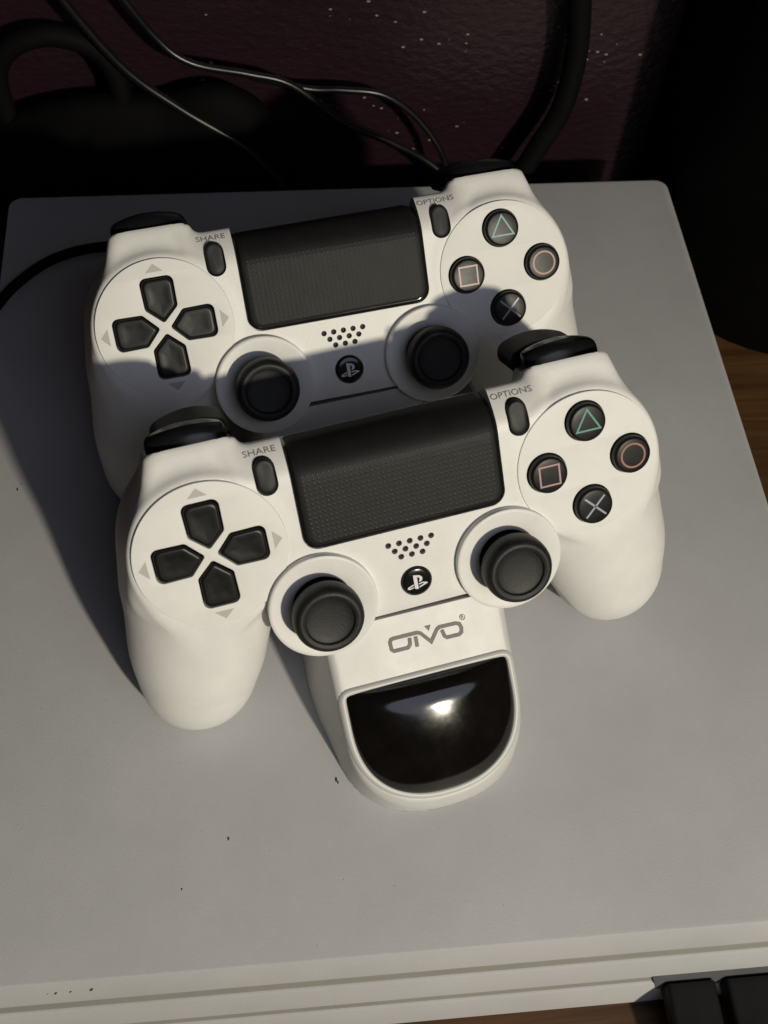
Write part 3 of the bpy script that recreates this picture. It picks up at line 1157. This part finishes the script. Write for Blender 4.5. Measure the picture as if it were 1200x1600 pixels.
# dust specks on the top of the console
vs, fs = [], []
spots = [(-132.1, 9.5, .9), (-22.5, -108.9, .9), (-57.2, -125.3, .8), (-71.5, -139.8, .6), (-131, 12, .4), (-21.4, -110.6, .5)]
for k in range(90):
    spots.append((rng.uniform(-135, 145), rng.uniform(-160, 40), rng.uniform(0.08, 0.24)))
for x, y, r in spots:
    if -95 < x < 95 and y > -125 and not (x < -60 and y < -85) and (x, y) != (-57.2, -125.3): continue
    b0 = len(vs)
    a0 = rng.uniform(0, 6)
    for k in range(6):
        a = a0 + k * math.pi / 3
        rr = r * rng.uniform(0.5, 1.0)
        vs.append((x + rr * math.cos(a) * 0.55, y + rr * math.sin(a), 0.03))
    vs.append((x, y, 0.03 + r * 0.5))
    for k in range(6):
        fs.append((b0 + k, b0 + (k + 1) % 6, b0 + 6))
for x, y, r in ((-22.5, -108.9, .9), (-22.0, -109.9, .6)):
    b0 = len(vs)
    for k in range(6):
        a = k * math.pi / 3
        vs.append((x + r * .45 * math.cos(a), y + r * math.sin(a), 0.03))
    vs.append((x, y, 0.4))
    for k in range(6): fs.append((b0 + k, b0 + (k + 1) % 6, b0 + 6))
for x, zc, r in ((-111.3, -7.0, .35), (-108.9, -7.0, .75), (-104.6, -6.8, .6), (-98.5, -6.6, .95), (109.5, -6.5, .8)):
    b0 = len(vs)
    for k in range(6):
        a = k * math.pi / 3
        dz = r * math.sin(a) * 1.1
        vs.append((x + r * .6 * math.cos(a) + dz * .4, -163.5 + (zc + dz) * 12 / 53 - 0.03, zc + dz))
    fs.append(tuple(reversed([b0 + k for k in range(6)])))
dust = from_py("dust_specks", vs, fs, M_DUST, None, False)
tag(dust, "tiny dark dust specks scattered on the white console top", "dust", kind="stuff")

# ================================================================= SURROUNDINGS
def box(name, lo, hi, material, parent=None, bev=0.0):
    bm = bmesh.new()
    bmesh.ops.create_cube(bm, size=1)
    for v in bm.verts:
        v.co = Vector([(lo[i] + hi[i]) / 2 + v.co[i] * (hi[i] - lo[i]) for i in range(3)]) * MM
    if bev:
        bmesh.ops.bevel(bm, geom=list(bm.edges), offset=bev * MM, segments=4, affect='EDGES', profile=0.5)
    me = bpy.data.meshes.new(name); bm.to_mesh(me); bm.free()
    return link_mesh(name, me, material, parent, True, 30)


shelf = box("shelf", (-600, -420, -80), (600, 230, -55), M_WOOD)
shelf["kind"] = "structure"
wall = box("wall", (-700, 208, -200), (700, 228, 500), M_WALL)
wall["kind"] = "structure"

# cable lying on the console, running in from the left under the rear controller
c1 = tube("charging_cable", [(-175, 30, 1.5), (-157.8, 71.2, 2.2), (-145.6, 100.2, 2.4), (-136.4, 113.9, 2.4), (-124, 124.3, 2.4), (-107, 129.5, 2.4), (-85, 128, 2.4), (-50, 112, 2.4), (-26, 100, 6)], 2.1, M_CABLE_MATTE)
tag(c1, "thin black cable crossing the top left of the console behind the rear controller", "cable")

# cables hanging behind the console
def back_cable(pts, r, label, m=M_CABLE):
    t = tube("hanging_cable", pts, r, m)
    tag(t, label, "cable", "black cables behind the console")
    return t


back_cable([(-118, 186, 100), (-112, 186, 82), (-92, 184, 50), (-70, 182, 30), (-40, 178, 8), (-20, 172, -20)], 1.9,
           "black cable slanting down from the upper left corner of the photo")
back_cable([(-95, 190, 90), (-78, 188, 62), (-64, 186, 50), (-40, 186, 44), (-22, 186, 38), (0, 184, 20), (22, 184, 8), (40, 184, -4), (60, 178, -20)], 1.6,
           "black cable curving from left down to the rear controller's right corner")
back_cable([(-40, 190, 40), (-15, 190, 33), (0, 190, 32), (18, 190, 29), (33, 189, 18), (45, 186, 2), (52, 182, -16)], 1.5,
           "black cable arching behind the rear controller, above the one beside it")
back_cable([(-146, 192, 18), (-146, 192, 40), (-138, 192, 54), (-121, 192, 60), (-104, 192, 54), (-96, 191, 40), (-97, 190, 22), (-104, 188, 10)], 4.6,
           "black cable bent into a loop at the photo's left edge", M_CABLE_MATTE)
back_cable([(99, 192, 110), (98, 192, 80), (102, 192, 48), (100, 190, 20), (92, 188, 0), (84, 186, -16), (70, 184, -28)], 5.0,
           "thick matt black cable hanging down the purple wall", M_CABLE_MATTE)

# dark things at the back and at the right
def soft_box(name, lo, hi, rad, label, cat, vertical=30):
    c = [(lo[i] + hi[i]) / 2 for i in range(3)]; h = [(hi[i] - lo[i]) / 2 for i in range(3)]
    ol = rounded([(lo[0], lo[1]), (hi[0], lo[1]), (hi[0], hi[1]), (lo[0], hi[1])], rad, 10, 0.9)
    vs, fs = [], []
    lev = [(lo[2], 1.0), (lo[2] + 2, 0), (hi[2] - 4, 0), (hi[2] - 1.2, 1.2), (hi[2], 4)]
    n = len(ol)
    for z, ins in lev:
        for x, y in ol:
            vs.append((c[0] + (x - c[0]) * (1 - ins / h[0]), c[1] + (y - c[1]) * (1 - ins / h[1]), z))
    for q in range(len(lev) - 1):
        for k in range(n):
            k2 = (k + 1) % n
            fs.append((q * n + k, q * n + k2, (q + 1) * n + k2, (q + 1) * n + k))
    fs.append(tuple((len(lev) - 1) * n + k for k in range(n)))
    o = from_py(name, vs, fs, M_BOX, None, True, 40)
    tag(o, label, cat)
    return o


soft_box("black_cabinet", (151, 98, -55), (330, 206, 230), [70, 4, 4, 4], "tall rounded black cabinet standing right of the console", "cabinet")


def lump(x, y, z):
    d = np.sqrt(((x + 100) / 75) ** 2 + ((y - 190) / 16) ** 2 + ((z + 20) / 52) ** 2) - 1
    d2 = np.sqrt(((x + 55) / 32) ** 2 + ((y - 190) / 15) ** 2 + ((z + 12) / 48) ** 2) - 1
    d = smin(d * 15, d2 * 15, 4)
    return smax(d, -54.8 - z, 1)


net = net_mesh("black_bag", lump, (-185, 168, -58), (-15, 207, 50), 2.0, M_BOX, None, 80)
tag(net, "soft black bag slumped in the dark behind the left half of the console", "bag")
